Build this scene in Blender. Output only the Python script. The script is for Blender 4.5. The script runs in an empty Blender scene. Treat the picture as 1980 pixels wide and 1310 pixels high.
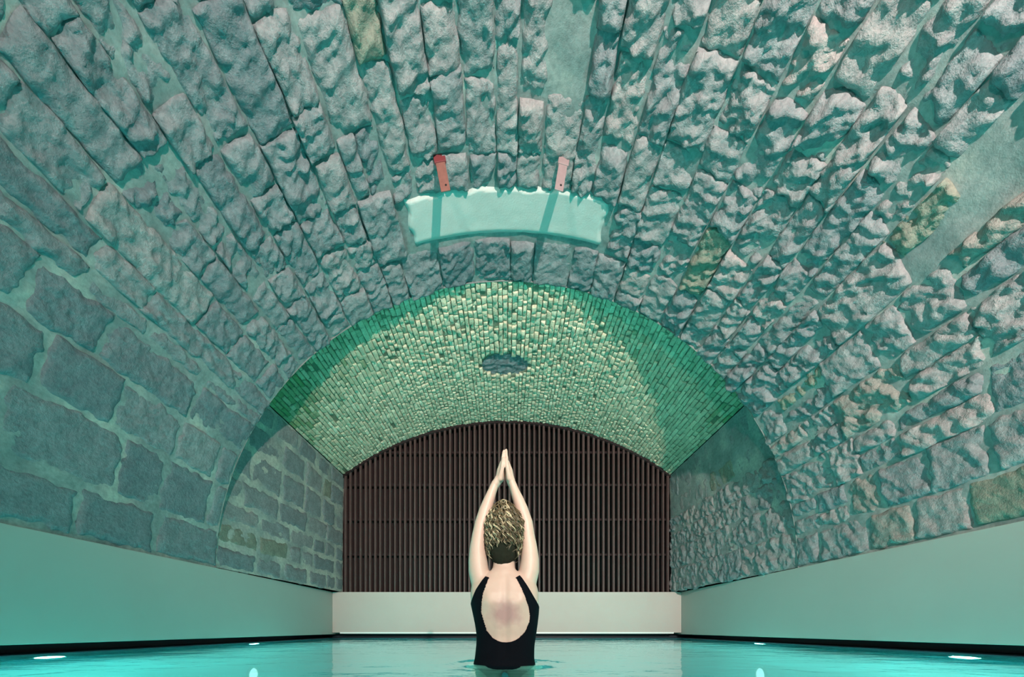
import bpy, bmesh, math, random
import numpy as np
from mathutils import Vector
PI = math.pi
SC = bpy.context.scene
COL = SC.collection

# ------------------------------------------------------------------ camera
F = 720.0                      # focal length in pixels of the 1980 px wide frame
CZ = 0.187                     # camera height above the water (water is Z = 0)
cd = bpy.data.cameras.new('camera')
cam = bpy.data.objects.new('camera', cd); COL.objects.link(cam)
cd.sensor_fit = 'HORIZONTAL'; cd.sensor_width = 36.0; cd.lens = 36.0 * F / 1980.0
cd.shift_x = 10 / 1980.0; cd.shift_y = 561 / 1980.0
cd.clip_start = 0.02; cd.clip_end = 100
cam.location = (0, 0, CZ); cam.rotation_euler = (PI / 2, 0, 0)
SC.camera = cam

# ------------------------------------------------------------------ world, exposure
w = bpy.data.worlds.new('world'); SC.world = w; w.use_nodes = True
w.node_tree.nodes['Background'].inputs[0].default_value = (0.0, 0.0, 0.0, 1)
w.node_tree.nodes['Background'].inputs[1].default_value = 0.0
SC.view_settings.view_transform = 'Standard'; SC.view_settings.look = 'None'
SC.view_settings.gamma = 1.0; SC.view_settings.use_curve_mapping = False
SC.view_settings.exposure = 0.74
SC.cycles.max_bounces = 10; SC.cycles.diffuse_bounces = 5; SC.cycles.glossy_bounces = 4
SC.cycles.transmission_bounces = 8; SC.cycles.transparent_max_bounces = 12
SC.cycles.sample_clamp_indirect = 4.0
SC.cycles.caustics_reflective = False

# ------------------------------------------------------------------ room lamps
def spot(name, loc, target, col, e, r, ang, blend):
    l = bpy.data.lights.new(name, 'SPOT'); l.energy = e; l.color = col; l.shadow_soft_size = r
    l.spot_size = math.radians(ang); l.spot_blend = blend
    o = bpy.data.objects.new(name, l); COL.objects.link(o); o.location = loc
    o.rotation_euler = (Vector(target) - Vector(loc)).to_track_quat('-Z', 'Y').to_euler(); return o
KEY = spot('room_lamp', (1.4, -3.0, 2.09), (1.25, 5.2, 3.9), (1.0, 0.84, 0.76), 2000, 0.05, 98, 1.0)
KEY2 = spot('room_lamp', (-1.8, -3.0, 2.09), (-1.3, 4.0, 2.7), (1.0, 0.84, 0.76), 330, 0.08, 120, 1.0)
POOL_COL = (0.15, 1.0, 0.80)
POOL_E = 47.0
POOL_SPOTS = [(-1, -2.0), (-1, 0.6), (-1, 2.7), (-1, 4.9), (1, -2.0), (1, 0.6), (1, 2.7), (1, 4.9)]

# ------------------------------------------------------------------ noise
class Noise:
    def __init__(s, seed):
        r = np.random.RandomState(seed)
        p = r.permutation(256); s.p = np.concatenate([p, p, p])
        g = r.normal(size=(256, 3)); s.g = g / np.linalg.norm(g, axis=1)[:, None]
    def __call__(s, x, y, z):
        x, y, z = np.broadcast_arrays(np.asarray(x, float), np.asarray(y, float), np.asarray(z, float))
        xi = np.floor(x).astype(int); yi = np.floor(y).astype(int); zi = np.floor(z).astype(int)
        xf = x - xi; yf = y - yi; zf = z - zi
        f = lambda t: t * t * t * (t * (t * 6 - 15) + 10)
        u, v, q = f(xf), f(yf), f(zf)
        def gr(i, j, k):
            h = s.p[(s.p[(s.p[(xi + i) & 255] + yi + j) & 255] + zi + k) & 255]
            g = s.g[h]
            return g[..., 0] * (xf - i) + g[..., 1] * (yf - j) + g[..., 2] * (zf - k)
        L = lambda a, b, t: a + (b - a) * t
        return L(L(L(gr(0,0,0), gr(1,0,0), u), L(gr(0,1,0), gr(1,1,0), u), v),
                 L(L(gr(0,0,1), gr(1,0,1), u), L(gr(0,1,1), gr(1,1,1), u), v), q) * 1.6
N1 = Noise(3); N2 = Noise(11)
def fbm(x, y, z, o=3, n=N1):
    t = 0; a = 1.0
    for k in range(o):
        t = t + a * n(x * 2**k, y * 2**k, z * 2**k + 7.3 * k); a *= 0.5
    return t
def sstep(a, b, x):
    t = np.clip((x - a) / (b - a), 0, 1); return t * t * (3 - 2 * t)

# ------------------------------------------------------------------ mesh helpers
def mesh_obj(name, V, Fc, mat, parent=None, tint=None, smooth=True):
    me = bpy.data.meshes.new(name)
    V = np.asarray(V, dtype=np.float32)
    me.from_pydata(V.tolist(), [], Fc if isinstance(Fc, list) else Fc.tolist())
    me.polygons.foreach_set('use_smooth', np.full(len(me.polygons), smooth, dtype=bool))
    if tint is not None:
        a = me.attributes.new('tint', 'FLOAT', 'POINT')
        a.data.foreach_set('value', np.broadcast_to(np.asarray(tint, dtype=np.float32), (len(V),)).copy())
    me.materials.append(mat); me.update()
    o = bpy.data.objects.new(name, me); COL.objects.link(o)
    if parent: o.parent = parent
    return o
def tag(o, **k):
    for a, b in k.items(): o[a] = b
    return o
def empty(name, loc=(0, 0, 0)):
    o = bpy.data.objects.new(name, None); COL.objects.link(o); o.location = loc; return o
def grid_faces(nu, nv, off=0, flip=False):
    i = np.arange(nu - 1)[:, None]; j = np.arange(nv - 1)[None, :]
    a = (i * nv + j).ravel() + off
    q = np.stack([a, a + nv, a + nv + 1, a + 1], 1)
    return q[:, ::-1] if flip else q
def box(V, Fc, x0, x1, y0, y1, z0, z1):
    b = len(V)
    V += [(x0,y0,z0),(x1,y0,z0),(x1,y1,z0),(x0,y1,z0),(x0,y0,z1),(x1,y0,z1),(x1,y1,z1),(x0,y1,z1)]
    Fc += [tuple(b + i for i in f) for f in ((0,3,2,1),(4,5,6,7),(0,1,5,4),(1,2,6,5),(2,3,7,6),(3,0,4,7))]
def box_obj(name, x0, x1, y0, y1, z0, z1, mat, parent=None, bevel=0.0):
    V, Fc = [], []; box(V, Fc, x0, x1, y0, y1, z0, z1)
    o = mesh_obj(name, V, Fc, mat, parent, smooth=False)
    if bevel:
        m = o.modifiers.new('bevel', 'BEVEL'); m.width = bevel; m.segments = 2
    return o

# ------------------------------------------------------------------ materials
def new_mat(name):
    m = bpy.data.materials.new(name); m.use_nodes = True
    nt = m.node_tree; b = nt.nodes['Principled BSDF']; return m, nt, b
def nd(nt, t, **k):
    n = nt.nodes.new(t)
    for a, v in k.items():
        if hasattr(n, a): setattr(n, a, v)
        else: n.inputs[a].default_value = v
    return n
def ramp(nt, stops, src):
    r = nt.nodes.new('ShaderNodeValToRGB'); e = r.color_ramp.elements
    while len(e) > 1: e.remove(e[-1])
    e[0].position = stops[0][0]; e[0].color = (*stops[0][1], 1)
    for p, c in stops[1:]:
        q = e.new(p); q.color = (*c, 1)
    nt.links.new(src, r.inputs[0]); return r.outputs[0]
def noise(nt, vec, scale, detail=4, rough=0.55):
    n = nd(nt, 'ShaderNodeTexNoise'); n.inputs['Scale'].default_value = scale
    n.inputs['Detail'].default_value = detail; n.inputs['Roughness'].default_value = rough
    nt.links.new(vec, n.inputs['Vector']); return n.outputs['Fac']
def mixc(nt, f, a, b, mode='MIX'):
    m = nt.nodes.new('ShaderNodeMix'); m.data_type = 'RGBA'; m.blend_type = mode
    for sock, v in ((m.inputs[0], f), (m.inputs[6], a), (m.inputs[7], b)):
        if isinstance(v, (int, float)): sock.default_value = v
        elif isinstance(v, tuple): sock.default_value = (*v, 1)
        else: nt.links.new(v, sock)
    return m.outputs[2]
def mth(nt, op, a, b=0.0, clamp=False):
    m = nt.nodes.new('ShaderNodeMath'); m.operation = op; m.use_clamp = clamp
    for s, v in ((m.inputs[0], a), (m.inputs[1], b)):
        if isinstance(v, (int, float)): s.default_value = v
        else: nt.links.new(v, s)
    return m.outputs[0]
def bump(nt, b, h, strength, dist):
    n = nd(nt, 'ShaderNodeBump'); n.inputs['Strength'].default_value = strength; n.inputs['Distance'].default_value = dist
    nt.links.new(h, n.inputs['Height']); nt.links.new(n.outputs[0], b.inputs['Normal'])
def geo_pos(nt): return nd(nt, 'ShaderNodeNewGeometry').outputs['Position']

def rock_mat(name, stops, rough=0.85, dark=0.70, bs=0.6, bd=0.018, s1=9, s2=45):
    m, nt, b = new_mat(name); P = geo_pos(nt)
    at = nd(nt, 'ShaderNodeAttribute', attribute_name='tint')
    c = ramp(nt, stops, at.outputs['Fac'])
    n1 = noise(nt, P, s1, 6, 0.6); n2 = noise(nt, P, s2, 4, 0.6)
    c = mixc(nt, ramp(nt, [(0.35, (0, 0, 0)), (0.7, (1, 1, 1))], n1), mixc(nt, 1.0, c, (dark, dark, dark * 1.03), 'MULTIPLY'), c)
    c = mixc(nt, 0.45, c, mixc(nt, 1.0, c, ramp(nt, [(0.3, (0.45, 0.5, 0.5)), (0.62, (1.25, 1.2, 1.15))], n2), 'MULTIPLY'))
    nt.links.new(c, b.inputs['Base Color']); b.inputs['Roughness'].default_value = rough
    b.inputs['Specular IOR Level'].default_value = 0.3
    h = mth(nt, 'ADD', n2, mth(nt, 'MULTIPLY', noise(nt, P, 130, 3, 0.6), 0.4))
    bump(nt, b, h, bs, bd)
    return m
STONE = rock_mat('stone', [(0.0, (0.165, 0.195, 0.215)), (0.3, (0.225, 0.245, 0.260)), (0.6, (0.285, 0.285, 0.290)), (0.82, (0.35, 0.31, 0.31)), (0.9, (0.225, 0.235, 0.195)), (1.0, (0.25, 0.26, 0.21))])
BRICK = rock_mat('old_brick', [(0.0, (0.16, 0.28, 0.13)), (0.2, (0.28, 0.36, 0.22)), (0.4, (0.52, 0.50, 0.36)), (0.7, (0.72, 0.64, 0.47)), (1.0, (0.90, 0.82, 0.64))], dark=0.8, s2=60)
MORTAR = rock_mat('mortar', [(0.0, (0.17, 0.21, 0.21)), (0.5, (0.25, 0.28, 0.275)), (1.0, (0.42, 0.42, 0.38))], dark=0.8, bs=0.4, bd=0.008, s1=5, s2=30)
BRICKMORTAR = rock_mat('brick_mortar', [(0.0, (0.10, 0.16, 0.10)), (1.0, (0.24, 0.24, 0.17))], dark=0.7, s2=40)
DARKSTONE = rock_mat('dark_rubble', [(0.0, (0.16, 0.18, 0.20)), (1.0, (0.30, 0.33, 0.35))], bs=0.8, bd=0.02, s2=30)

def plain(name, col, rough=0.6, metal=0.0, var=0.08, sc=3.0, bs=0.0, spec=0.4):
    m, nt, b = new_mat(name); P = geo_pos(nt)
    c = mixc(nt, noise(nt, P, sc, 5, 0.6), tuple(x * (1 - var) for x in col), tuple(min(1, x * (1 + var)) for x in col))
    nt.links.new(c, b.inputs['Base Color']); b.inputs['Roughness'].default_value = rough
    b.inputs['Metallic'].default_value = metal; b.inputs['Specular IOR Level'].default_value = spec
    if bs: bump(nt, b, noise(nt, P, sc * 14, 4), bs, 0.004)
    return m
PLASTER = plain('pool_wall_plaster', (0.36, 0.37, 0.34), 0.7, var=0.05, sc=2.0, bs=0.15)
BACKPLASTER = plain('back_wall_plaster', (0.54, 0.44, 0.41), 0.7, var=0.05, sc=3.0, bs=0.15)
PATCH = plain('vault_plaster', (0.46, 0.48, 0.46), 0.85, var=0.10, sc=5.0, bs=0.4)
GUTTER = plain('gutter_dark', (0.012, 0.03, 0.045), 0.5)
POOLTILE = plain('pool_lining', (0.17, 0.48, 0.52), 0.5, var=0.1, sc=1.5)
STEEL = plain('steel_trim', (0.9, 0.88, 0.86), 0.35, var=0.03)
SLAT = plain('slat_wood', (0.080, 0.044, 0.042), 0.55, var=0.35, sc=8.0)
BACKING = plain('screen_backing', (0.016, 0.006, 0.007), 0.8)
RUST = plain('rusty_red_paint', (0.20, 0.085, 0.07), 0.7, var=0.3, sc=30)
RUSTDARK = plain('dark_red_paint', (0.16, 0.03, 0.035), 0.6, var=0.2, sc=30)
PINKMETAL = plain('pinkish_grey_paint', (0.26, 0.19, 0.195), 0.7, var=0.2, sc=30)  # right strap, paler and greyer than the left one
HOLE = plain('dark_hole', (0.01, 0.012, 0.012), 0.9)
LAMPMETAL = plain('lamp_steel', (0.6, 0.6, 0.6), 0.3, metal=1.0)

# water: reflecting surface over a tinted, refracting body
WATER, nt, b = new_mat('pool_water'); nt.nodes.remove(b)
out = nt.nodes['Material Output']; g = nd(nt, 'ShaderNodeNewGeometry')
bp = nd(nt, 'ShaderNodeBump'); bp.inputs['Strength'].default_value = 0.5; bp.inputs['Distance'].default_value = 0.004
mp = nd(nt, 'ShaderNodeMapping'); mp.inputs['Scale'].default_value = (1.0, 1.6, 1.0)
nt.links.new(g.outputs['Position'], mp.inputs['Vector'])
nt.links.new(noise(nt, mp.outputs[0], 9, 3, 0.5), bp.inputs['Height'])
dt = nd(nt, 'ShaderNodeVectorMath', operation='DOT_PRODUCT')
nt.links.new(g.outputs['Incoming'], dt.inputs[0]); nt.links.new(bp.outputs[0], dt.inputs[1])
c1 = mth(nt, 'SUBTRACT', 1.0, mth(nt, 'ABSOLUTE', dt.outputs['Value']), clamp=True)
fr = mth(nt, 'ADD', mth(nt, 'MULTIPLY', mth(nt, 'POWER', c1, 3.6), 0.92), 0.02, clamp=True)
tr = nd(nt, 'ShaderNodeBsdfTransparent'); tr.inputs['Color'].default_value = (0.62, 0.97, 0.95, 1)
rf = nd(nt, 'ShaderNodeBsdfRefraction'); rf.inputs['Color'].default_value = (0.62, 0.97, 0.97, 1); rf.inputs['IOR'].default_value = 1.33; rf.inputs['Roughness'].default_value = 0.03
gl = nd(nt, 'ShaderNodeBsdfGlossy'); gl.inputs['Roughness'].default_value = 0.04; gl.inputs['Color'].default_value = (0.95, 1, 1, 1)
for n_ in (rf, gl): nt.links.new(bp.outputs[0], n_.inputs['Normal'])
m1 = nd(nt, 'ShaderNodeMixShader'); m1.inputs[0].default_value = 0.65
nt.links.new(tr.outputs[0], m1.inputs[1]); nt.links.new(rf.outputs[0], m1.inputs[2])
m2 = nd(nt, 'ShaderNodeMixShader'); nt.links.new(fr, m2.inputs[0])
nt.links.new(m1.outputs[0], m2.inputs[1]); nt.links.new(gl.outputs[0], m2.inputs[2]); nt.links.new(m2.outputs[0], out.inputs[0])

LENS, nt, b = new_mat('lamp_lens'); b.inputs['Emission Color'].default_value = (0.7, 1.0, 0.95, 1); b.inputs['Emission Strength'].default_value = 3.0

# ------------------------------------------------------------------ surfaces: maps (Y, s) -> point, inward normal
R = 3.35; ZC = 0.65 + CZ; YA = 4.29; YB = 7.15; YRING = 3.84; YF = -5.0
def barrel(y, s):
    th = s / R
    return np.stack([R * np.cos(th), y, ZC + R * np.sin(th)], -1), np.stack([-np.cos(th), 0 * th, -np.sin(th)], -1)
SPX, SPZ, CRZ = 3.15, 2.96 + CZ, 4.0 + CZ
RB = (SPX**2 + (CRZ - SPZ)**2) / (2 * (CRZ - SPZ)); ZB = CRZ - RB; PHI = math.asin(SPX / RB)
def bayvault(y, s):                                   # s = 0 at the right springing
    a = PI / 2 - PHI + s / RB
    return np.stack([RB * np.cos(a), y, ZB + RB * np.sin(a)], -1), np.stack([-np.cos(a), 0 * a, -np.sin(a)], -1)
def baywall(sg):
    def f(y, s):
        x0 = 3.36 - 0.17 * (y - YA) / (YB - YA); z = 0.895 + s; t = s / (SPZ - 0.895)
        return np.stack([sg * (x0 + (SPX - x0) * t**3), y, z], -1), np.stack([-sg + 0 * s, 0 * s, 0 * s], -1)
    return f
DEG = lambda s: s / R * 180 / PI
def z_rough(d): return np.interp(d, [0, 10, 28, 55, 80, 115, 135, 150, 165, 180], [.015, .018, .036, .048, .040, .044, .040, .020, .008, .006])
def z_mort(d):  return np.interp(d, [0, 6, 30, 55, 80, 100, 130, 148, 173, 180], [-.030, -.012, -.014, -.020, -.024, -.024, -.016, -.010, -.006, -.022])
def z_prot(d):  return np.interp(d, [0, 12, 50, 80, 110, 140, 160, 180], [.0, .012, .022, .028, .026, .018, .008, .000])
def z_chis(d):  return np.interp(d, [0, 45, 75, 95, 140, 150, 160], [1.0, 1.0, 0.6, 0.7, 0.85, 0.4, 0.0])

def piece(S, y0, y1, s0, s1, seed, prot, rough, chis, depth, cell=0.02, gap=0.010, jit=0.02, tilt=0.012, wav=0.012, soft=0.012):
    """one dressed stone: an uneven block face standing proud of the joint, with its sides"""
    r = random.Random(seed)
    y0 += gap; y1 -= gap; s0 += gap; s1 -= gap
    ny = max(2, int((y1 - y0) / cell)); ns = max(2, int((s1 - s0) / cell))
    ea = min(0.25, soft / max(1e-3, y1 - y0)); eb = min(0.25, soft / max(1e-3, s1 - s0))
    A = np.concatenate([[0, 0], np.linspace(ea, 1 - ea, ny), [1, 1]]); B = np.concatenate([[0, 0], np.linspace(eb, 1 - eb, ns), [1, 1]])
    a, b_ = np.meshgrid(A, B, indexing='ij')
    J = lambda: (r.uniform(-jit, jit), r.uniform(-jit, jit) * 0.6)
    c00, c10, c01, c11 = J(), J(), J(), J()
    x = a * 2 - 1; y = b_ * 2 - 1; k = r.uniform(0.02, 0.14)
    xr = x * np.sqrt(1 - k * y**2 * np.abs(x)**2); yr = y * np.sqrt(1 - k * x**2 * np.abs(y)**2)
    a2 = (xr + 1) / 2; b2 = (yr + 1) / 2
    bl = lambda i: c00[i]*(1-a2)*(1-b2) + c10[i]*a2*(1-b2) + c01[i]*(1-a2)*b2 + c11[i]*a2*b2
    Y = y0 + (y1 - y0) * a2 + bl(0); Sx = s0 + (s1 - s0) * b2 + bl(1)
    Y = Y + wav * N2(Y * 9, Sx * 9, seed % 97 + .5); Sx = Sx + wav * N2(Y * 9, Sx * 9, seed % 89 + 40.5)
    d = np.minimum(np.minimum(a, 1 - a) * (y1 - y0), np.minimum(b_, 1 - b_) * (s1 - s0))
    o1 = seed * 0.37 % 50
    n = 0.6 * fbm(Y * 7, Sx * 7, o1, 3) + 0.45 * N2(Y * 24, Sx * 24, o1)
    if chis > 0:
        ang = (0.38 if chis > .7 else (1.15 if s0 > R * PI / 2 else .7)) + r.uniform(-.3, .35); ca, sa = math.cos(ang), math.sin(ang)
        Yw = Y + 0.035 * N1(Y * 7, Sx * 7, o1 + 9); Sw = Sx + 0.035 * N1(Y * 7, Sx * 7, o1 + 29)
        u = (Yw * ca - Sw * sa); v = (Yw * sa + Sw * ca)
        fr_ = r.uniform(11, 19)
        ch = N2(u * fr_, v * fr_ * .27, o1 + 3) * 1.5 + 0.8 * N1(u * fr_ * 2.3, v * fr_ * .9, o1) + 0.9 * fbm(Y * 9, Sx * 9, o1 + 4, 3) + 0.35 * N2(Y * 33, Sx * 33, o1 + 8)
        n = n * (1 - 0.65 * chis) + chis * 0.62 * ch
    off = prot + (a - .5) * r.uniform(-tilt, tilt) * 2 + (b_ - .5) * r.uniform(-tilt, tilt) * 2 + rough * n
    off = off - np.clip(soft * 1.6 - d, 0, 1) * 0.7
    off[0, :] = off[-1, :] = -depth; off[:, 0] = off[:, -1] = -depth
    # faces near the joint are chipped back
    off = off - np.clip(0.05 - d, 0, 1) * 0.25 * (1 + 1.5 * N2(Y * 14, Sx * 14, o1 + 5))* (soft / .012)
    off[0, :] = off[-1, :] = -depth; off[:, 0] = off[:, -1] = -depth
    P, Nn = S(Y, Sx)
    V = (P + Nn * off[..., None]).reshape(-1, 3)
    return V, grid_faces(len(A), len(B))

def mortar_grid(S, ys, ss, mo, tn, seed=1.7):
    y, s = np.meshgrid(ys, ss, indexing='ij')
    P, Nn = S(y, s)
    return (P + Nn * mo(y, s)[..., None]).reshape(-1, 3), grid_faces(len(ys), len(ss)), tn(y, s).ravel()

def join(parts):
    V, Fc, T = [], [], []; o = 0
    for v, f, t in parts:
        V.append(v); Fc.append(f + o); T.append(np.full(len(v), t)); o += len(v)
    return np.concatenate(V), np.concatenate(Fc), np.concatenate(T)

# ------------------------------------------------------------------ barrel vault in three structures
def b_mo(y, s):
    d = DEG(s); return z_mort(d) + 0.010 * fbm(y * 5, s * 5, 2.2) * np.interp(d, [0, 150, 180], [1.2, 1, .7])
def b_tn(y, s):
    d = DEG(s); return np.clip(np.interp(d, [0, 40, 80, 120, 145, 165, 180], [.5, .42, .35, .22, .30, .62, .6]) + 0.5 * fbm(y * 3, s * 3, 5.1), 0, 1)  # mortar tint also lowered on the left in place of weaker light
SEG = {'wall_right_vault': (0, 32), 'ceiling': (32, 146), 'wall_left_vault': (146, 180)}
shell = {}
for nm, (a, b_) in SEG.items():
    ys = np.concatenate([np.arange(YF, 0.9, 0.25), np.arange(0.9, YA, 0.035), [YA]])
    ss = np.linspace(R * math.radians(a), R * math.radians(b_), int(R * math.radians(b_ - a) / 0.035))
    V, Fc, T = mortar_grid(barrel, ys, ss, b_mo, b_tn)
    shell[nm] = tag(mesh_obj(nm, V, Fc, MORTAR, tint=T), kind='structure')
shell['ceiling']['label'] = 'rough stone barrel vault over the pool'
shell['wall_left_vault']['label'] = 'smooth dressed stone foot of the vault above the left pool wall'
shell['wall_right_vault']['label'] = 'chiselled stone foot of the vault above the right pool wall'

rnd = random.Random(5)
# course boundaries in degrees from the right springing
cd_ = [1.1]
while cd_[-1] < 32:
    cd_.append(cd_[-1] + rnd.uniform(4.6, 6.6))
while cd_[-1] < 143:
    cd_.append(cd_[-1] + rnd.choice([3.2, 3.8, 4.3, 4.6, 5.0, 5.4]) * rnd.uniform(.92, 1.08))
cd_.append(147.4); cd_ += [150.0, 156.0, 163.0, 172.0, 178.9]
cd_ = sorted(set(cd_)); cd_ = [c for i, c in enumerate(cd_) if i == 0 or c - cd_[i-1] > 2.0]
stones = []
def patch_hit(d):                                     # plaster patch at the crown
    return 90 - 16.2 < d < 90 + 16.2
for i in range(len(cd_) - 1):
    d0, d1 = cd_[i], cd_[i + 1]; dm = (d0 + d1) / 2
    y = 0.95 - rnd.uniform(0, .4); end = YRING - 0.01 if 66 < dm < 114 else YA + .01
    lo, hi = (0.22, 0.60)
    if 70 < dm < 110: lo, hi = 0.26, 0.66
    if dm > 138: lo, hi = 0.34, 1.0
    ystop = 3.38 if patch_hit(dm) else end
    while y < ystop - 0.05:
        L = rnd.uniform(lo, hi)
        if ystop - (y + L) < 0.17: L = ystop - y
        if y + L > 1.0:
            q = rnd.random()
            split = (d1 - d0) > 5.2 and q < 0.28 and dm < 150
            if split:
                dmid = d0 + (d1 - d0) * rnd.uniform(.4, .6)
                stones += [(y, y + L, d0, dmid), (y, y + L, dmid, d1)]
            else: stones.append((y, y + L, d0, d1))
        y += L
# voussoirs of the end ring, with their own joints
dd = next(c for c in cd_ if c > 65.8) 
DE = next(c for c in cd_[::-1] if c < 114.2)
dd = next(cd_[i] for i in range(len(cd_) - 1) if (cd_[i] + cd_[i+1]) / 2 > 66)
DE = next(cd_[i+1] for i in range(len(cd_) - 2, 0, -1) if (cd_[i] + cd_[i+1]) / 2 < 114)
while dd < DE - .5:
    wdt = rnd.uniform(4.2, 8.4)
    if DE - (dd + wdt) < 3.5: wdt = DE - dd
    if rnd.random() < 0.25 and wdt > 5:
        ym = YRING + rnd.uniform(.18, .27); stones += [(YRING, ym, dd, dd + wdt), (ym, YA + .01, dd, dd + wdt)]
    else: stones.append((YRING, YA + 0.01, dd, dd + wdt))
    dd += wdt
def seen_px(y, d):
    y = max(y, .3); x = R * math.cos(math.radians(d)); z = ZC + R * math.sin(math.radians(d)) - CZ
    return F * abs(x) / y < 1120 and F * z / y < 1400
NST = {}
for k, (y0, y1, d0, d1) in enumerate(stones):
    if not seen_px(y1, (d0 + d1) / 2): continue
    dm = (d0 + d1) / 2
    if rnd.random() < 0.018 and 25 < dm < 138 and y1 < 3.8: continue        # a hollow filled with mortar
    nm = next(n for n, (a, b_) in SEG.items() if dm <= b_)
    NST[nm] = NST.get(nm, 0) + 1
    s0, s1 = R * math.radians(d0), R * math.radians(d1)
    pr = float(z_prot(dm)) * rnd.uniform(-.15, 1.5); rg = float(z_rough(dm)) * rnd.uniform(.6, 1.25)
    if y0 > 3.8: rg *= 0.75
    V, Fc = piece(barrel, y0, y1, s0, s1, 100 + k, pr, rg, float(z_chis(dm)), 0.07, cell=0.015, wav=.012 if dm < 147 else .022,
                  soft=rnd.uniform(.008, .016), gap=0.004 if dm < 150 else 0.007, jit=0.02 if dm < 150 else 0.03, tilt=float(z_prot(dm)) * .7)
    t = min(0.86, max(0, rnd.gauss(float(np.interp(dm, [0, 60, 95, 125, 180], [.5, .5, .42, .2, .16])), float(np.interp(dm, [0, 100, 130], [.2, .2, .13])))))  # left stones darkened in colour, standing in for weaker light there
    if rnd.random() < (0.03 if y0 < 3.8 else 0.0): t = rnd.uniform(.90, 1.0)
    mesh_obj('stone', V, Fc, STONE, shell[nm], tint=t)

# plaster patch at the crown between the vault stones and the end ring
ys = np.linspace(3.33, 3.87, 40); ss = np.linspace(R * math.radians(90 - 16.9), R * math.radians(90 + 16.9), 110)
def p_mo(y, s):
    d = np.abs(DEG(s) - 90)
    o = 0.004 + 0.003 * fbm(y * 4, s * 4, 8.8)
    o = o - 0.075 * sstep(3.72, 3.86, y) - 0.07 * sstep(15.6, 16.8, d + 0.5 * N1(y * 9, s * 9, .3))
    e = 3.385 + 0.025 * N2(s * 6, 0 * s, .7) + 0.012 * N1(s * 17, 0 * s, 3.7)
    return o - 0.06 * (1 - sstep(e - 0.012, e + 0.006, y))
V, Fc, T = mortar_grid(barrel, ys, ss, p_mo, lambda y, s: 0 * y)
tag(mesh_obj('plaster_patch', V, Fc, PATCH, shell['ceiling']), label='smooth pale plaster patch at the crown')

# ------------------------------------------------------------------ end bay
def zoneL(y, s): return -0.010 + 0.006 * fbm(y * 5, s * 5, 4.2)
bw = {}
for sg, nm in ((-1, 'wall_left_bay'), (1, 'wall_right_bay')):
    H = SPZ - 0.895
    V, Fc, T = mortar_grid(baywall(sg), np.arange(YA, YB + .13, 0.04), np.linspace(0, H, 60), zoneL,
                           lambda y, s: np.clip((.8 if sg < 0 else .45) + 0.5 * fbm(y * 3, s * 3, 5.1), 0, 1))
    bw[nm] = tag(mesh_obj(nm, V, Fc if sg > 0 else Fc[:, ::-1], MORTAR, tint=T), kind='structure')
    s = 0.0
    while s < H - 0.05:
        h = rnd.uniform(.26, .46)
        if H - (s + h) < 0.2: h = H - s
        y = YA + 0.02
        while y < YB + .1:
            L = rnd.uniform(.28, .7)
            if YB + .12 - (y + L) < .2: L = YB + .12 - y
            V, Fc = piece(baywall(sg), y, y + L, s, s + h, rnd.randrange(9999), rnd.uniform(-.008, .004) if sg < 0 else rnd.uniform(0, .006) if s < 1.2 else rnd.uniform(-.016, -.006), .006 if sg < 0 else (.034 if s < 1.3 else .010),
                          0.0 if sg < 0 else 1.0, 0.05, cell=0.024 if sg < 0 else .019, wav=.025, gap=0.010 if sg < 0 else .001, jit=.03, tilt=.005)
            if sg < 0: Fc = Fc[:, ::-1]
            t = min(0.86, max(0, rnd.gauss(0.36, 0.12) + (.2 if sg > 0 else 0)))
            if rnd.random() < 0.035: t = .93
            mesh_obj('stone', V, Fc, STONE, bw[nm], tint=t)
            y += L
        s += h
bw['wall_left_bay']['label'] = 'smooth block wall with pale joints beside the slatted screen'
bw['wall_right_bay']['label'] = 'roughly chiselled wall beside the slatted screen'

SB = 2 * PHI * RB
OC = (5.68, SB / 2 + 0.03, 0.225, 0.36)                # oculus: centre y, s, half sizes
def moss_shade(y, s):                                       # mossy green and the end ring's shadow, both painted along the shoulders
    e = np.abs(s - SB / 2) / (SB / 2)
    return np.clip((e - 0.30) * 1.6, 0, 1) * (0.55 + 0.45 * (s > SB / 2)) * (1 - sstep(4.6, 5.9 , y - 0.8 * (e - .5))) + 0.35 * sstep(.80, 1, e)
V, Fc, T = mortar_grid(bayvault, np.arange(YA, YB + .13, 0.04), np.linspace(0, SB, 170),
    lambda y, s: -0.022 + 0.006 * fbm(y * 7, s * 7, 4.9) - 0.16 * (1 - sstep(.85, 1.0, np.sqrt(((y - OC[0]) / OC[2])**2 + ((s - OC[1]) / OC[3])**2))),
    lambda y, s: 1 - moss_shade(y, s))
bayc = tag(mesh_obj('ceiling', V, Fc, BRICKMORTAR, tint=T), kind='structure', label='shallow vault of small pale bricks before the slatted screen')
bricks = []; s = 0.0; ci = 0
while s < SB - .02:
    h = rnd.uniform(.050, .070)
    if SB - (s + h) < .05: h = SB - s
    y = YA - rnd.uniform(0, .12)
    while y < YB + .1:
        L = rnd.uniform(.08, .17) * .72 if abs(s - SB / 2) < 1.7 else rnd.uniform(.10, .22)
        ym, sm = y + L / 2, s + h / 2
        if ((ym - OC[0]) / (OC[2] + .02))**2 + ((sm - OC[1]) / (OC[3] + .02))**2 > 1 and rnd.random() > 0.012:
            bricks.append((max(y, YA), min(y + L, YB + .12), s, s + h))
        y += L
    s += h
def brick_size(b4):
    y = (b4[0] + b4[1]) / 2; return (b4[1] - b4[0]) * (b4[3] - b4[2]) / y**3
bricks = [b4 for b4 in bricks if b4[1] - b4[0] > .03]
bricks.sort(key=brick_size, reverse=True)
rest = []
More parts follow.
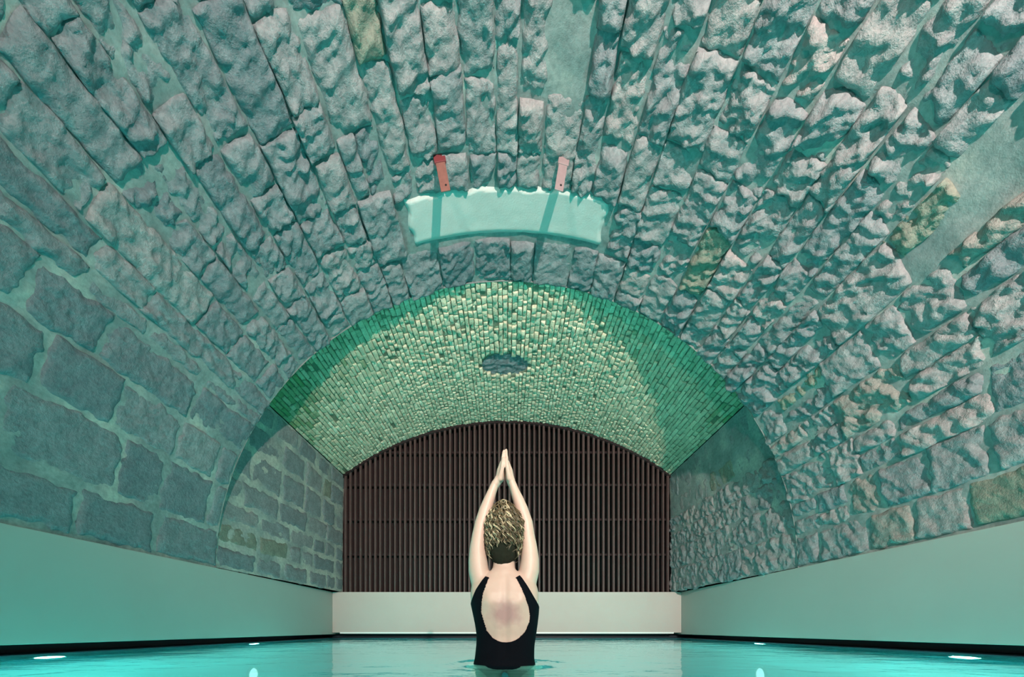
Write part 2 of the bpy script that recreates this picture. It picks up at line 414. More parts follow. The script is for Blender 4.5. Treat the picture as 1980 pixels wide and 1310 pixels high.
for k, b4 in enumerate(bricks):
    ym, sm = (b4[0] + b4[1]) / 2, (b4[2] + b4[3]) / 2; e = abs(sm - SB / 2) / (SB / 2)
    rg = 0.024 * (1 - 0.6 * float(sstep(5.0, 6.6, np.float64(ym)))) * (1 - 0.5 * e)
    V, Fc = piece(bayvault, *b4, 5000 + k, rnd.uniform(-.012, .018) * (1.2 - e) * (rg / .024), rg, 0, 0.04, cell=0.026, gap=0.0035, jit=.008, tilt=.008, wav=.006, soft=.006)
    mo = float(moss_shade(np.float64(ym), np.float64(sm)))
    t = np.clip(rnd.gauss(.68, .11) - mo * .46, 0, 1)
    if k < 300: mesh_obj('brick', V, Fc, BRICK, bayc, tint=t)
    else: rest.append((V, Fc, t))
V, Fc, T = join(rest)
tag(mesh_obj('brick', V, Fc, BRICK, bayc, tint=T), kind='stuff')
# rough dark plug of the oval opening
n = 34; V = []; T = []
for i in range(n):
    for j in range(n):
        a = -1 + 2 * i / (n - 1); c = -1 + 2 * j / (n - 1)
        u = a * math.sqrt(1 - c * c / 2) * 1.04; v = c * math.sqrt(1 - a * a / 2) * 1.04
        y = OC[0] + u * OC[2]; s = OC[1] + v * OC[3]
        P, Nn = bayvault(np.float64(y), np.float64(s))
        V.append(P + Nn * (-0.036 + 0.022 * float(fbm(np.float64(y * 11), np.float64(s * 11), 3.3)))); T.append(random.Random(i * 77 + j).random())
tag(mesh_obj('oculus_plug', V, grid_faces(n, n), DARKSTONE, bayc, tint=T), label='dark rough filling of the oval opening')

# closing face of the barrel towards the bay (thickness of the end ring)
V, Fc = [], []
m = 90
for i in range(m + 1):
    th = PI * i / m
    V.append((R * math.cos(th) * 1.001, YA, ZC + R * math.sin(th)))
    V.append((4.3 * math.cos(th), YA, ZC + 4.3 * math.sin(th) * .97 + .05))
for i in range(m): Fc.append((2*i, 2*i+1, 2*i+3, 2*i+2))
tag(mesh_obj('wall_ring_back', V, Fc, MORTAR, tint=0.3), kind='structure')

# ------------------------------------------------------------------ pool surround, basin, gutter
PT = 0.70 + CZ; PB = 0.075
def stv(o, label=None):
    o['kind'] = 'structure'
    if label: o['label'] = label
    return o
stv(box_obj('wall_left', -3.75, -3.35, YF, YB + .3, PB, PT, PLASTER, bevel=.004), 'plain plastered left pool wall')
stv(box_obj('wall_right', 3.35, 3.75, YF, YB + .3, PB, PT, PLASTER, bevel=.004), 'plain plastered right pool wall')
stv(box_obj('wall_back', -3.35, 3.35, YB, YB + .4, PB + .03, PT, BACKPLASTER, bevel=.004), 'low beige wall under the slatted screen')
stv(box_obj('wall_front', -4.2, 4.2, YF - .2, YF, -1.1, 4.8, PLASTER))
stv(box_obj('trim_1', -3.20, 3.20, YB - .012, YB + .02, PB + .012, PB + .042, STEEL), 'bright metal strip along the foot of the back wall')
stv(box_obj('wall_left_gutter', -3.85, -3.70, YF, YB + .4, -1.1, PB + .02, GUTTER))
stv(box_obj('wall_right_gutter', 3.70, 3.85, YF, YB + .4, -1.1, PB + .02, GUTTER))
stv(box_obj('wall_back_gutter', -3.8, 3.8, YB + .3, YB + .42, -1.1, PB + .04, GUTTER))
stv(box_obj('wall_left_basin', -3.70, -3.35, YF, YB + .3, -1.1, -.035, POOLTILE))
stv(box_obj('wall_right_basin', 3.35, 3.70, YF, YB + .3, -1.1, -.035, POOLTILE))
stv(box_obj('wall_back_basin', -3.35, 3.35, YB, YB + .3, -1.1, -.035, POOLTILE))
stv(box_obj('floor', -3.9, 3.9, YF - .2, YB + .5, -1.12, -1.02, POOLTILE), 'pale lining of the pool floor')

stv(box_obj('trim_2', -3.70, -3.35, YF, YB + .3, -.035, .006, GUTTER, bevel=.002), 'dark overflow edge under the left pool wall')
stv(box_obj('trim_3', 3.35, 3.70, YF, YB + .3, -.035, .006, GUTTER, bevel=.002), 'dark overflow edge under the right pool wall')
stv(box_obj('trim_4', -3.35, 3.35, YB, YB + .3, -.035, .006, GUTTER, bevel=.002), 'dark overflow edge under the low back wall')
xs = np.concatenate([np.linspace(-3.7, 3.7, 250)]); ys = np.concatenate([np.arange(YF, 1.0, .12), np.arange(1.0, YB + .3, .026), [YB + .3]])
X, Yg = np.meshgrid(xs, ys, indexing='ij')
Z = 0.0020 * fbm(X * 1.7, Yg * 2.4, .4, 2) + 0.0011 * fbm(X * 5, Yg * 8, 1.4, 2) + 0.0005 * N1(X * 14, Yg * 19, .1)
rr = np.sqrt(X**2 + (Yg - 1.97)**2)
Z += 0.0065 * np.sin(rr * 40 + 1.0 * N1(X * 3, Yg * 3, 2.2)) * np.exp(-((rr - .22) / .10)**2)
V = np.stack([X, Yg, Z], -1).reshape(-1, 3)
tag(mesh_obj('water', V, grid_faces(len(xs), len(ys)), WATER), kind='structure', label='still turquoise pool water')

# underwater lamps in the side walls
def disc(n, r, x, cy, cz):
    return [(x, cy + r * math.cos(2 * PI * i / n), cz + r * math.sin(2 * PI * i / n)) for i in range(n)]
for k, (sg, y) in enumerate(POOL_SPOTS):
    z = -0.42; x = sg * 3.35
    root = empty('pool_lamp', (x, y, z))
    where = {-2.0: 'behind the viewpoint', 0.6: 'beside the viewpoint', 2.7: 'halfway along the wall', 4.9: 'close to the low beige wall'}[y]
    tag(root, label=f'round underwater lamp in the {"left" if sg < 0 else "right"} pool wall, {where}', category='lamp', group='underwater pool lamps')
    n = 20; V = disc(n, .115, 0, 0, 0) + disc(n, .115, -sg * .02, 0, 0) + disc(n, .085, -sg * .02, 0, 0) + disc(n, .085, -sg * .008, 0, 0)
    Fc = [(r_ * n + i, r_ * n + (i + 1) % n, (r_ + 1) * n + (i + 1) % n, (r_ + 1) * n + i) for r_ in range(3) for i in range(n)]
    mesh_obj('housing', V, Fc, LAMPMETAL, root, smooth=False)
    mesh_obj('lens', disc(n, .085, -sg * .009, 0, 0), [tuple(range(n))], LENS, root, smooth=False)
    l = bpy.data.lights.new('pool_light', 'AREA'); l.shape = 'DISK'; l.size = .17; l.energy = POOL_E * (0.6 if y < 1 else 1.15); l.color = POOL_COL
    o = bpy.data.objects.new('pool_light', l); COL.objects.link(o); o.parent = root
    o.location = (-sg * .03, 0, 0)
    l2 = bpy.data.lights.new('pool_glow', 'AREA'); l2.shape = 'DISK'; l2.size = .16; l2.energy = POOL_E * 0.30; l2.color = (.20, 1.0, .97)  # extra downward light added in each lamp to brighten the basin
    o2 = bpy.data.objects.new('pool_glow', l2); COL.objects.link(o2); o2.parent = root; o2.location = (-sg * .04, 0, -.03)
    o2.rotation_euler = Vector((-sg * 1.0, 0, -0.75)).to_track_quat('-Z', 'Y').to_euler()
    o.rotation_euler = Vector((-sg * 1.0, 0, 0.10)).to_track_quat('-Z', 'Y').to_euler()

# ------------------------------------------------------------------ slatted screen
scr = empty('slatted_screen', (0, YB + .06, PT))
tag(scr, label='dark brown vertical slatted wooden screen filling the arch above the low wall', category='screen')
def arch_z(x): return ZB + math.sqrt(RB * RB - x * x)
def side_lim(z): return 3.19 - 0.04 * max(0, (z - PT) / 2.3)
yo = 0.0
n = 66; pitch = 6.34 / n
for i in range(n):
    x = -3.17 + (i + .5) * pitch; x += rnd.uniform(-.006, .006); hw = rnd.uniform(.020, .026)
    z1 = arch_z(x) + .05 - PT
    prof = [(-hw, .03), (-hw, .0), (-hw * .6, -.018), (hw * .6, -.018), (hw, .0), (hw, .03)]
    V = [(x + a, b_, z) for z in (0.0, z1) for a, b_ in prof]
    Fc = [(j, (j + 1) % 6, 6 + (j + 1) % 6, 6 + j) for j in range(6)] + [(5, 4, 3, 2, 1, 0), (6, 7, 8, 9, 10, 11)]
    mesh_obj('slat', V, Fc, SLAT, scr, smooth=False)
for pz in (1073, 1005, 938, 875):
    z = (1216 - pz) * (YB + .1) / F + CZ
    zz = z - PT; hx = 3.17
    if arch_z(hx) < z: hx = math.sqrt(max(0.1, RB**2 - (z - ZB)**2))
    V, Fc = [], []; box(V, Fc, -hx, hx, .045, .07, zz - .02, zz + .02)
    mesh_obj('rail', V, Fc, BACKING, scr, smooth=False)
V = [(-3.3, .24, 0), (3.3, .24, 0)]
for i in range(41):
    x = 3.3 - 6.6 * i / 40; V.append((x, .24, arch_z(min(3.3, abs(x))) + .1 - PT))
mesh_obj('backing', V, [tuple(range(len(V)))], BACKING, scr, smooth=False)
V, Fc = [], []
for i in range(61):                                   # thin arched rim strip
    x = 3.17 - 6.34 * i / 60; z = arch_z(x) - PT
    V += [(x, -.03, z + .02), (x, .03, z + .02), (x, .03, z - .035), (x, -.03, z - .035)]
for i in range(60):
    for j in range(4): Fc.append((4*i+j, 4*i+(j+1)%4, 4*i+4+(j+1)%4, 4*i+4+j))
mesh_obj('arched_rim', V, Fc, BACKING, scr, smooth=False)

# ------------------------------------------------------------------ metal brackets hanging from the vault
def bracket(name_label, p0, p1, wdt, mat, topmat, yaw):
    root = empty('ceiling_bracket', p0); tag(root, label=name_label, category='bracket')
    dx, dy, dz = (p1[i] - p0[i] for i in range(3)); L = math.sqrt(dx*dx + dy*dy + dz*dz)
    root.rotation_euler = (0, math.atan2(dx, dz) - PI, yaw) if False else (0, -math.atan2(dx, -dz), yaw)
    h = wdt / 2
    V, Fc = [], []; box(V, Fc, -h, h, -.005, .005, -L, .04)
    o = mesh_obj('strap', V, Fc, mat, root, smooth=False); m_ = o.modifiers.new('bevel', 'BEVEL'); m_.width = .003; m_.segments = 2
    V, Fc = [], []; box(V, Fc, -h * 1.25, h * 1.25, -.012, .012, -.045, .05)
    o = mesh_obj('top_plate', V, Fc, topmat, root, smooth=False); m_ = o.modifiers.new('bevel', 'BEVEL'); m_.width = .004; m_.segments = 2
    n = 10; V = [(0.01 + .009 * math.cos(2*PI*i/n), y, -L + .045 + .009 * math.sin(2*PI*i/n)) for y in (-.0065, .0065) for i in range(n)]
    Fc = [tuple(range(n)), tuple(range(2*n-1, n-1, -1))] + [(i, (i+1) % n, n + (i+1) % n, n + i) for i in range(n)]
    mesh_obj('bolt_hole', V, Fc, HOLE, root, smooth=False)
bracket('rusty red metal strap hanging from the vault, with a dark red top', (-0.567, 3.13, 4.145), (-0.513, 3.13, 3.865), .080, RUST, RUSTDARK, 0.0)
bracket('pinkish grey metal strap hanging from the vault', (0.480, 3.14, 4.135), (0.437, 3.14, 3.875), .075, PINKMETAL, PINKMETAL, 0.12)

# ------------------------------------------------------------------ the bather
def skin_mat():
    m, nt, b = new_mat('skin'); P = geo_pos(nt)
    c = mixc(nt, noise(nt, P, 14, 3), (0.42, 0.30, 0.245), (0.50, 0.37, 0.30))
    # flushed patch between the shoulder blades
    v = nd(nt, 'ShaderNodeVectorMath', operation='SUBTRACT'); nt.links.new(P, v.inputs[0]); v.inputs[1].default_value = FLUSH
    v2 = nd(nt, 'ShaderNodeVectorMath', operation='MULTIPLY'); nt.links.new(v.outputs[0], v2.inputs[0]); v2.inputs[1].default_value = (1 / .10, 0.6 / .10, 1 / .085)
    ln = nd(nt, 'ShaderNodeVectorMath', operation='LENGTH'); nt.links.new(v2.outputs[0], ln.inputs[0])
    f = ramp(nt, [(0.35, (1, 1, 1)), (1.0, (0, 0, 0))], mth(nt, 'ADD', ln.outputs['Value'], mth(nt, 'MULTIPLY', mth(nt, 'SUBTRACT', noise(nt, P, 22, 2), 0.5), 0.8)))
    c = mixc(nt, mth(nt, 'MULTIPLY', f, 0.8), c, (0.29, 0.165, 0.16))
    nt.links.new(c, b.inputs['Base Color']); b.inputs['Roughness'].default_value = 0.5
    b.inputs['Subsurface Weight'].default_value = 0.15; b.inputs['Subsurface Scale'].default_value = 0.01
    b.inputs['Subsurface Radius'].default_value = (1, .4, .25)
    return m
YP = 1.97
def W(px, py, Y=YP): return np.array([(px - 980) * Y / F, Y, CZ + (1216 - py) * Y / F])
FLUSH = tuple(W(977, 1186, 1.88))
SKIN = skin_mat()
SUIT = plain('swimsuit_fabric', (0.002, 0.003, 0.005), 0.8, var=0.2, sc=20, spec=0.05)
HAIRD = plain('hair_dark', (0.016, 0.017, 0.010), 0.8, var=0.6, sc=60, bs=1.0, spec=0.15)

def chain(P, Rr, n=14, up=(0, 1, 0), cap=True):
    """tapered tube through points P; radii as r or (r across X, r along Y)"""
    P = [np.array(p, float) for p in P]; Rr = [(r, r) if not isinstance(r, tuple) else r for r in Rr]
    T = [P[min(i+1, len(P)-1)] - P[max(i-1, 0)] for i in range(len(P))]; T = [t / np.linalg.norm(t) for t in T]
    if cap:
        def ends(p, t, r, sg):
            return [(p + sg * t * min(r) * math.sin(a), (r[0] * math.cos(a), r[1] * math.cos(a)), t) for a in (.5, 1.0, 1.4)]
        st = [(p, r, t) for p, r, t in reversed(ends(P[0], T[0], Rr[0], -1))] + list(zip(P, Rr, T)) + ends(P[-1], T[-1], Rr[-1], 1)
    else: st = list(zip(P, Rr, T))
    V, Fc = [], []; up = np.array(up, float)
    for p, r, t in st:
        b_ = up - t * up.dot(t); b_ /= np.linalg.norm(b_); a = np.cross(b_, t)
        for i in range(n):
            q = 2 * PI * i / n; V.append(p + a * r[0] * math.cos(q) + b_ * r[1] * math.sin(q))
    for k in range(len(st) - 1):
        for i in range(n): Fc.append((k*n+i, k*n+(i+1) % n, (k+1)*n+(i+1) % n, (k+1)*n+i))
    Fc.append(tuple(range(n-1, -1, -1))); Fc.append(tuple(range((len(st)-1)*n, len(st)*n)))
    return V, Fc
def rings(st, n=40, p=2.0):
    """horizontal rings: (px centre, py, half width px, half depth m, y shift)"""
    V, Fc = [], []
    for cx, py, hw, hd, dy in st:
        c = W(cx, py); h = hw * YP / F
        for i in range(n):
            q = 2 * PI * i / n; cc, ss = math.cos(q), math.sin(q)
            V.append((c[0] + h * math.copysign(abs(cc)**(2/p), cc), c[1] + dy + hd * math.copysign(abs(ss)**(2/p), ss), c[2]))
    for k in range(len(st) - 1):
        for i in range(n): Fc.append((k*n+i, (k+1)*n+i, (k+1)*n+(i+1) % n, k*n+(i+1) % n))
    Fc.append(tuple(range(n))); Fc.append(tuple(range(len(st)*n-1, (len(st)-1)*n-1, -1)))
    return V, Fc
def ball(c, r, n=16):
    c = np.array(c, float); V, Fc = [], []
    for j in range(1, n):
        a = -PI/2 + PI * j / n
        for i in range(n*2): q = PI * i / n; V.append(c + np.array(r) * (math.cos(a)*math.cos(q), math.cos(a)*math.sin(q), math.sin(a)))
    m = n * 2
    for j in range(n - 2):
        for i in range(m): Fc.append((j*m+i, j*m+(i+1) % m, (j+1)*m+(i+1) % m, (j+1)*m+i))
    Fc.append(tuple(range(m-1, -1, -1))); Fc.append(tuple(range((n-2)*m, (n-1)*m)))
    return V, Fc
def weld(parts):
    V, Fc = [], []
    for v, f in parts:
        o = len(V); V += [tuple(x) for x in v]; Fc += [tuple(i + o for i in q) for q in f]
    return V, Fc

parts = []
# torso from the hips to the shoulders (y px, half widths from the outline)
parts.append(rings([(975, 1372, 30, .06, .0), (975, 1362, 56, .10, .0), (975, 1345, 67, .125, -.005), (975, 1325, 70, .128, -.01), (975, 1306, 66.5, .12, -.005),
                    (975, 1290, 60, .105, .0), (975.5, 1274, 56.5, .095, .005), (977, 1250, 55.5, .09, .01), (979, 1231, 56.5, .09, .01), (979, 1209, 59.5, .097, .005),
                    (978, 1187, 63, .105, .005), (976.5, 1168, 65.5, .108, .0), (975.5, 1150, 66, .105, .0), (975, 1136, 64, .095, .0), (975, 1124, 56, .080, -.005),
                    (974, 1114, 38, .062, -.01), (974, 1106, 26, .055, -.01), (974, 1098, 20, .048, -.005)], p=2.25))
parts.append(chain([W(974, 1128), W(974, 1105), W(975, 1080, YP + .015), W(975, 1060, YP + .02)], [(.075, .06), (.062, .058), (.056, .058), (.056, .06)]))
# head (turned away, facing the screen)
hc = W(976, 1045, YP + .03)
parts.append(ball(hc + (0, 0, .012), (.076, .095, .105)))
parts.append(ball(hc + (0, .035, -.062), (.050, .055, .055)))                   # jaw
parts.append(chain([hc + (0, .092, .02), hc + (0, .108, -.022)], [.008, .012]))     # nose
parts.append(chain([hc + (-.02, .083, -.052), hc + (.02, .083, -.052)], [.007, .007]))  # lips
for sg in (-1, 1):
    parts.append(ball(hc + (sg * .079, -.0, -.02), (.008, .018, .030)))             # ears
    parts.append(ball(hc + (sg * .031, .082, .012), (.013, .012, .010)))            # eyes
# arms
LA = [((944, 1142), .050), ((930, 1124), (.056, .060)), ((925.5, 1104), (.054, .058)), ((924, 1084), (.050, .052)), ((923.5, 1061), (.043, .045)), ((926.5, 1036), (.038, .042)), ((930.5, 1014), (.035, .040)),
      ((938, 990), (.0345, .038)), ((945, 969), (.029, .033)), ((952, 950), (.023, .028)), ((957.5, 936), (.0205, .028))]
RA = [((1006, 1142), .050), ((1018, 1124), (.056, .060)), ((1023, 1104), (.054, .058)), ((1024.5, 1084), (.050, .052)), ((1023, 1058), (.043, .045)), ((1020, 1036), (.038, .042)), ((1017, 1012), (.036, .040)),
      ((1008.5, 986), (.0345, .038)), ((1001.5, 966), (.029, .033)), ((995, 949), (.023, .028)), ((990.5, 936), (.0205, .028))]
for A, sg in ((LA, -1), (RA, 1)):
    parts.append(chain([W(*p) for p, r in A], [r for p, r in A], n=20))
    xw = A[-1][0][0]; xi = 976.0 - sg * .35
    # palm: heel, body and thumb mound
    parts.append(chain([W(xw, 938), W(xi + sg * 10, 925), W(xi + sg * 8.3, 912), W(xi + sg * 5.8, 899)], [(.021, .030), (.0235, .037), (.021, .041), (.0135, .042)], n=18))
    parts.append(chain([W(xi + sg * 9.5, 926, YP - .024), W(xi + sg * 6.5, 913, YP - .040), W(xi + sg * 5.0, 903, YP - .050), W(xi + sg * 3.9, 893.5, YP - .048), W(xi + sg * 3.2, 887, YP - .043)],
                       [.0165, .0125, .0105, .0092, .0075], n=10))
    for dy, tip, r in ((-.030, 874.5, .0086), (-.0105, 870.5, .0089), (.0095, 872.5, .0086), (.028, 879, .0077)):
        tp = tip - (2 if sg > 0 else 0)
        k0 = np.array(W(xi + sg * 5.4, 899, YP + dy)); k1 = np.array(W(xi + sg * (4.3), 888, YP + dy * .98)); k2 = np.array(W(xi + sg * 3.3, 879, YP + dy * .93)); k3 = np.array(W(xi + sg * 2.3 + (1 if sg > 0 else 0), tp + 2, YP + dy * .88))
        parts.append(chain([k0, k1, k2, k3], [r * 1.15, r, r * .9, r * .72], n=10))
# legs and feet, standing on the pool floor under the water
for sg in (-1, 1):
    X = lambda x, y, z: (-.013 + sg * x, YP + y, z)
    parts.append(chain([X(.085, 0, -.20), X(.088, .0, -.32), X(.085, .0, -.46), X(.082, .005, -.55), X(.083, .0, -.66), X(.085, .0, -.80), X(.086, .0, -.94)],
                       [(.092, .098), (.086, .09), (.068, .072), (.055, .06), (.053, .062), (.042, .048), (.033, .04)], n=20))
    parts.append(chain([X(.086, -.03, -.985), X(.088, .04, -.985), X(.094, .13, -.998), X(.098, .175, -1.004)], [(.03, .032), (.034, .032), (.042, .020), (.03, .013)], up=(0, 0, 1)))

V, Fc = weld(parts)
me = bpy.data.meshes.new('raw'); me.from_pydata(V, [], Fc); me.update()
bm = bmesh.new(); bm.from_mesh(me); bmesh.ops.recalc_face_normals(bm, faces=bm.faces); bm.to_mesh(me); bm.free()
ro = bpy.data.objects.new('raw', me); COL.objects.link(ro)
md = ro.modifiers.new('r', 'REMESH'); md.mode = 'VOXEL'; md.voxel_size = 0.0034
md = ro.modifiers.new('s', 'CORRECTIVE_SMOOTH') if False else ro.modifiers.new('s', 'SMOOTH'); md.factor = 0.5; md.iterations = 5
dg = bpy.context.evaluated_depsgraph_get(); ev = ro.evaluated_get(dg); em = ev.to_mesh()
nv = len(em.vertices); BV = np.empty(nv * 3, np.float32); em.vertices.foreach_get('co', BV); BV = BV.reshape(-1, 3).astype(float)
BF = np.array([tuple(p.vertices) for p in em.polygons if len(p.vertices) == 4])
ev.to_mesh_clear(); bpy.data.objects.remove(ro)
# extra smoothing of torso joins only (hands and face keep their detail)
E = np.concatenate([BF[:, [0, 1]], BF[:, [1, 2]], BF[:, [2, 3]], BF[:, [3, 0]]])
deg = np.bincount(E.ravel(), minlength=nv)[:, None]
wgt = (0.8 * (1 - sstep(.62, .72, BV[:, 2])))[:, None]; wgt[np.abs(BV[:, 2] + .98) < .08] *= .2
for it in range(22):
    sm = np.zeros_like(BV)
    for k in range(3): sm[:, k] = np.bincount(E[:, 0], BV[E[:, 1], k], nv) + np.bincount(E[:, 1], BV[E[:, 0], k], nv)
    BV = BV + wgt * (sm / np.maximum(deg, 1) - BV) * 0.7
# back anatomy: spine furrow, shoulder blades
xb = BV[:, 0] + .008; zb = BV[:, 2]; back = sstep(YP - .02, YP - .06, BV[:, 1])
fur = 0.006 * np.exp(-(xb / .018)**2) * sstep(.02, .10, zb) * (1 - sstep(.42, .50, zb))
bl = 0.010 * np.exp(-(((np.abs(xb) - .085) / .035)**2 + ((zb - .335) / .055)**2)) + .006 * np.exp(-(((np.abs(xb) - .10) / .03)**2 + ((zb - .42) / .03)**2))
es = 0.004 * np.exp(-((np.abs(xb) - .04) / .022)**2) * sstep(.0, .05, zb) * (1 - sstep(.3, .36, zb))
BV[:, 1] += back * (fur - bl - es)

lady = empty('person', (0, YP, -1.02))
tag(lady, label='person in a black low-backed swimsuit standing waist-deep, arms raised with palms together', category='person')
OFF = np.array([0, YP, -1.02])
body = mesh_obj('body', BV - OFF, BF, SKIN, lady)
nrm = np.empty(nv * 3, np.float32); body.data.vertices.foreach_get('normal', nrm); nrm = nrm.reshape(-1, 3).astype(float)

# swimsuit: the part of the body surface inside the cut, lifted off the skin
def px2(pts, Y): return np.array([[W(x, y, Y)[0], W(x, y, Y)[2]] for x, y in pts])
inner = [(945, 1117), (942, 1124), (933, 1149), (930, 1169), (929.5, 1184), (933, 1198), (940.6, 1222), (951.6, 1234), (961, 1239.5), (970, 1242.6), (979, 1243.2), (988, 1242), (997, 1239), (1006, 1233), (1015.7, 1223.7), (1024, 1205), (1025.5, 1190), (1024, 1178), (1015.7, 1154), (1006.6, 1134), (1000, 1121), (998, 1117)]
outR = [(1004, 1116), (1008, 1121), (1019, 1138), (1030, 1156), (1043, 1176), (1056, 1186)]
outL = [(893, 1186), (910, 1170), (922, 1143), (934, 1125.5), (940, 1118)]
low = [(1065, 1281), (1040, 1283), (1012, 1300), (990, 1322), (960, 1322), (938, 1300), (910, 1283), (885, 1281)]
polyB = np.concatenate([px2(inner, 1.88), px2(outR, 1.95), px2(low, 1.95), px2(outL, 1.95)])
innerF = [(945, 1112), (944, 1130), (948, 1145), (962, 1155), (975, 1157), (988, 1155), (1000, 1145), (1000, 1130), (998, 1112)]
polyF = np.concatenate([px2(innerF, 1.95), px2(outR, 1.95), px2(low, 1.95), px2(outL, 1.95)])
def sdist(P, poly):
    A = poly; B = np.roll(poly, -1, 0); best = np.full(len(P), 1e9); near = np.zeros_like(P); ins = np.zeros(len(P), bool)
    for a, b_ in zip(A, B):
        ab = b_ - a; t = np.clip(((P - a) @ ab) / (ab @ ab), 0, 1); q = a + t[:, None] * ab; d = np.linalg.norm(P - q, axis=1)
        m_ = d < best; best[m_] = d[m_]; near[m_] = q[m_]
        cr = (a[1] > P[:, 1]) != (b_[1] > P[:, 1])
        with np.errstate(divide='ignore', invalid='ignore'): xx = (b_[0] - a[0]) * (P[:, 1] - a[1]) / (b_[1] - a[1]) + a[0]
        ins ^= cr & (P[:, 0] < xx)
    return np.where(ins, -best, best), near
XZ = BV[:, [0, 2]]; isb = BV[:, 1] < YP + .0
dB, nB = sdist(XZ, polyB); dF, nF = sdist(XZ, polyF)
sd = np.where(isb, dB, dF); nr = np.where(isb[:, None], nB, nF)
keep = (sd < .0034) & (zb < .50) & (zb > -.45)
fk = keep[BF].all(1) & (sd[BF].min(1) < 0)
ids = np.unique(BF[fk]); mp_ = np.full(nv, -1); mp_[ids] = np.arange(len(ids))
SV = BV[ids].copy(); out_ = sd[ids] > 0
SV[out_, 0] = nr[ids][out_, 0]; SV[out_, 2] = nr[ids][out_, 1]
SV += nrm[ids] * 0.0035
suit = mesh_obj('swimsuit', SV - OFF, mp_[BF[fk]], SUIT, lady)
suit['label'] = 'black swimsuit with a deep round back'
m_ = suit.modifiers.new('thick', 'SOLIDIFY'); m_.thickness = .005; m_.offset = -1

# hair: dark gathered mass, then loose curls over it
HR = [(972, 1099, 2, .01), (972, 1096.5, 8, .050), (973, 1092, 15, .070), (974, 1083, 24, .086), (975, 1068, 30, .098), (975, 1050, 33, .106), (975.5, 1032, 35, .110), (975, 1014, 34, .108), (974.5, 1000, 29, .098), (974, 988, 23, .08), (974, 978, 16, .055), (974.5, 971, 8, .03), (975, 969, 2, .01)]
def hair_r(py, ph):
    """point on the hair mass: ph = 0 towards the viewpoint"""
    ys_ = [h[1] for h in HR][::-1]
    f = lambda i: float(np.interp(py, ys_, [h[i] for h in HR][::-1]))
    c = W(f(0), py, YP + .005)
    return np.array([c[0] + f(2) * YP / F * math.sin(ph), c[1] - f(3) * math.cos(ph), c[2]])
V = []; n = 48; hh = np.linspace(1098.5, 969.2, 44)
for py in hh:
    for i in range(n):
        ph = 2 * PI * i / n; p = hair_r(py, ph)
        back_ = math.cos(ph)
        if back_ < -.3 and py > 1012: p[1] = min(p[1], YP + .055)               # leaves the face free
        V.append(p)
V = np.array(V); ctr = V.mean(0)
dirn = V - ctr; dirn /= np.linalg.norm(dirn, axis=1)[:, None]
V += dirn * (0.006 * fbm(V[:, 0] * 28, V[:, 1] * 28, V[:, 2] * 12, 3))[:, None]
Fc = [(k*n+i, k*n+(i+1) % n, (k+1)*n+(i+1) % n, (k+1)*n+i) for k in range(len(hh)-1) for i in range(n)] + [tuple(range(n-1, -1, -1)), tuple(range((len(hh)-1)*n, len(hh)*n))]
hair = mesh_obj('hair', V - OFF, Fc, HAIRD, lady)
hair['label'] = 'dark hair gathered above the nape'
HAIRC, nt, b = new_mat('hair_curls')
at = nd(nt, 'ShaderNodeAttribute', attribute_name='tint')
c = ramp(nt, [(0, (0.035, 0.028, 0.014)), (.5, (0.13, 0.10, 0.05)), (1, (0.52, 0.45, 0.29))], at.outputs['Fac'])
nt.links.new(c, b.inputs['Base Color']); b.inputs['Roughness'].default_value = 0.38
rh = random.Random(8); parts = []; TT = []
def strand(path, r0, t):
    v, f = chain(path, [r0 * (1 - .6 * (i / (len(path)-1))**2) for i in range(len(path))], n=5, up=(0.3, 1, 0.2), cap=False)
    parts.append((v, f)); TT.extend([t] * len(v))
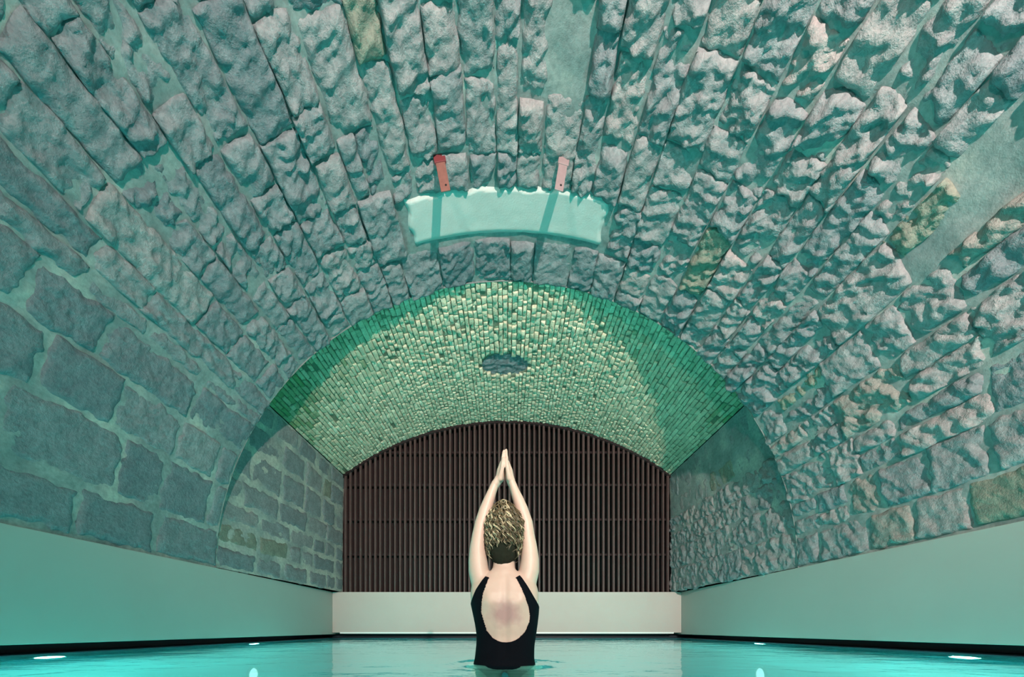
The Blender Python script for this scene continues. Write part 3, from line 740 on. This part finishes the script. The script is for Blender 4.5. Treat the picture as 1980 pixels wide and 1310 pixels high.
for k in range(620):
    if k % 5 == 0: rh.seed(9000 + k); clump = rh.getstate()
    else: rh.setstate(clump)
    ph = rh.uniform(-1.5, 1.5); q = rh.random()
    y0 = rh.uniform(971, 1015) if q < .6 else rh.uniform(995, 1060)
    e = abs(ph) / 1.5
    y1 = min(1056 + 33 * e + rh.uniform(-14, 6), y0 + rh.uniform(28, 90))
    if y1 - y0 < 12: continue
    amp = rh.uniform(.0035, .0115); wl = rh.uniform(11, 21); p0 = rh.uniform(0, 6.3); dph = rh.uniform(-.25, .25); lift = rh.uniform(.001, .010)
    hi = rh.random(); rb = random.Random(k); ph += rb.uniform(-.035, .035); p0 += rb.uniform(-.3, .3); lift += rb.uniform(-.0015, .0015); y1 += rb.uniform(-3, 3)
    path = []
    m = int((y1 - y0) / 1.6)
    for i in range(m + 1):
        t = i / m; py = y0 + (y1 - y0) * t; a = ph + dph * t; g_ = min(1, t * 2.5)
        p = hair_r(py, a); nrmv = np.array([math.sin(a), -math.cos(a), 0])
        tx = np.array([math.cos(a), math.sin(a), 0]); w_ = p0 + 2 * PI * (py - y0) / wl
        path.append(p + tx * amp * g_ * math.sin(w_) + nrmv * (lift + amp * .7 * g_ * (1 + math.cos(w_))))
    t = (rh.uniform(.65, 1.0) if (hi < .22 and y1 > 1035) else rb.uniform(.0, .5))
    strand(path, rb.uniform(.0010, .0022), t)
for (cx, cy, rr_, turns) in ((984, 1010, .013, 2.2), (973, 979, .016, 1.2), (979, 994, .015, 1.6), (968, 1004, .012, 1.5)):
    for k in range(6):
        path = []
        ph = math.asin(max(-.9, min(.9, (cx - 975) / 33.0)))
        c0 = hair_r(cy, ph) + np.array([0, -.008, 0])
        for i in range(int(18 * turns)):
            a = 2 * PI * i / 18 + k; q = rr_ * (1 - .5 * i / (18 * turns)) * (1 - .07 * k)
            path.append(c0 + (q * math.cos(a), -.002 * k, q * math.sin(a) * .8))
        strand(path, .0016, rh.uniform(.35, .9))
V, Fc = weld(parts)
cl = mesh_obj('hair_curls', np.array(V) - OFF, Fc, HAIRC, lady, tint=np.array(TT))
tag(cl, kind='stuff', label='loose blond-brown curls')
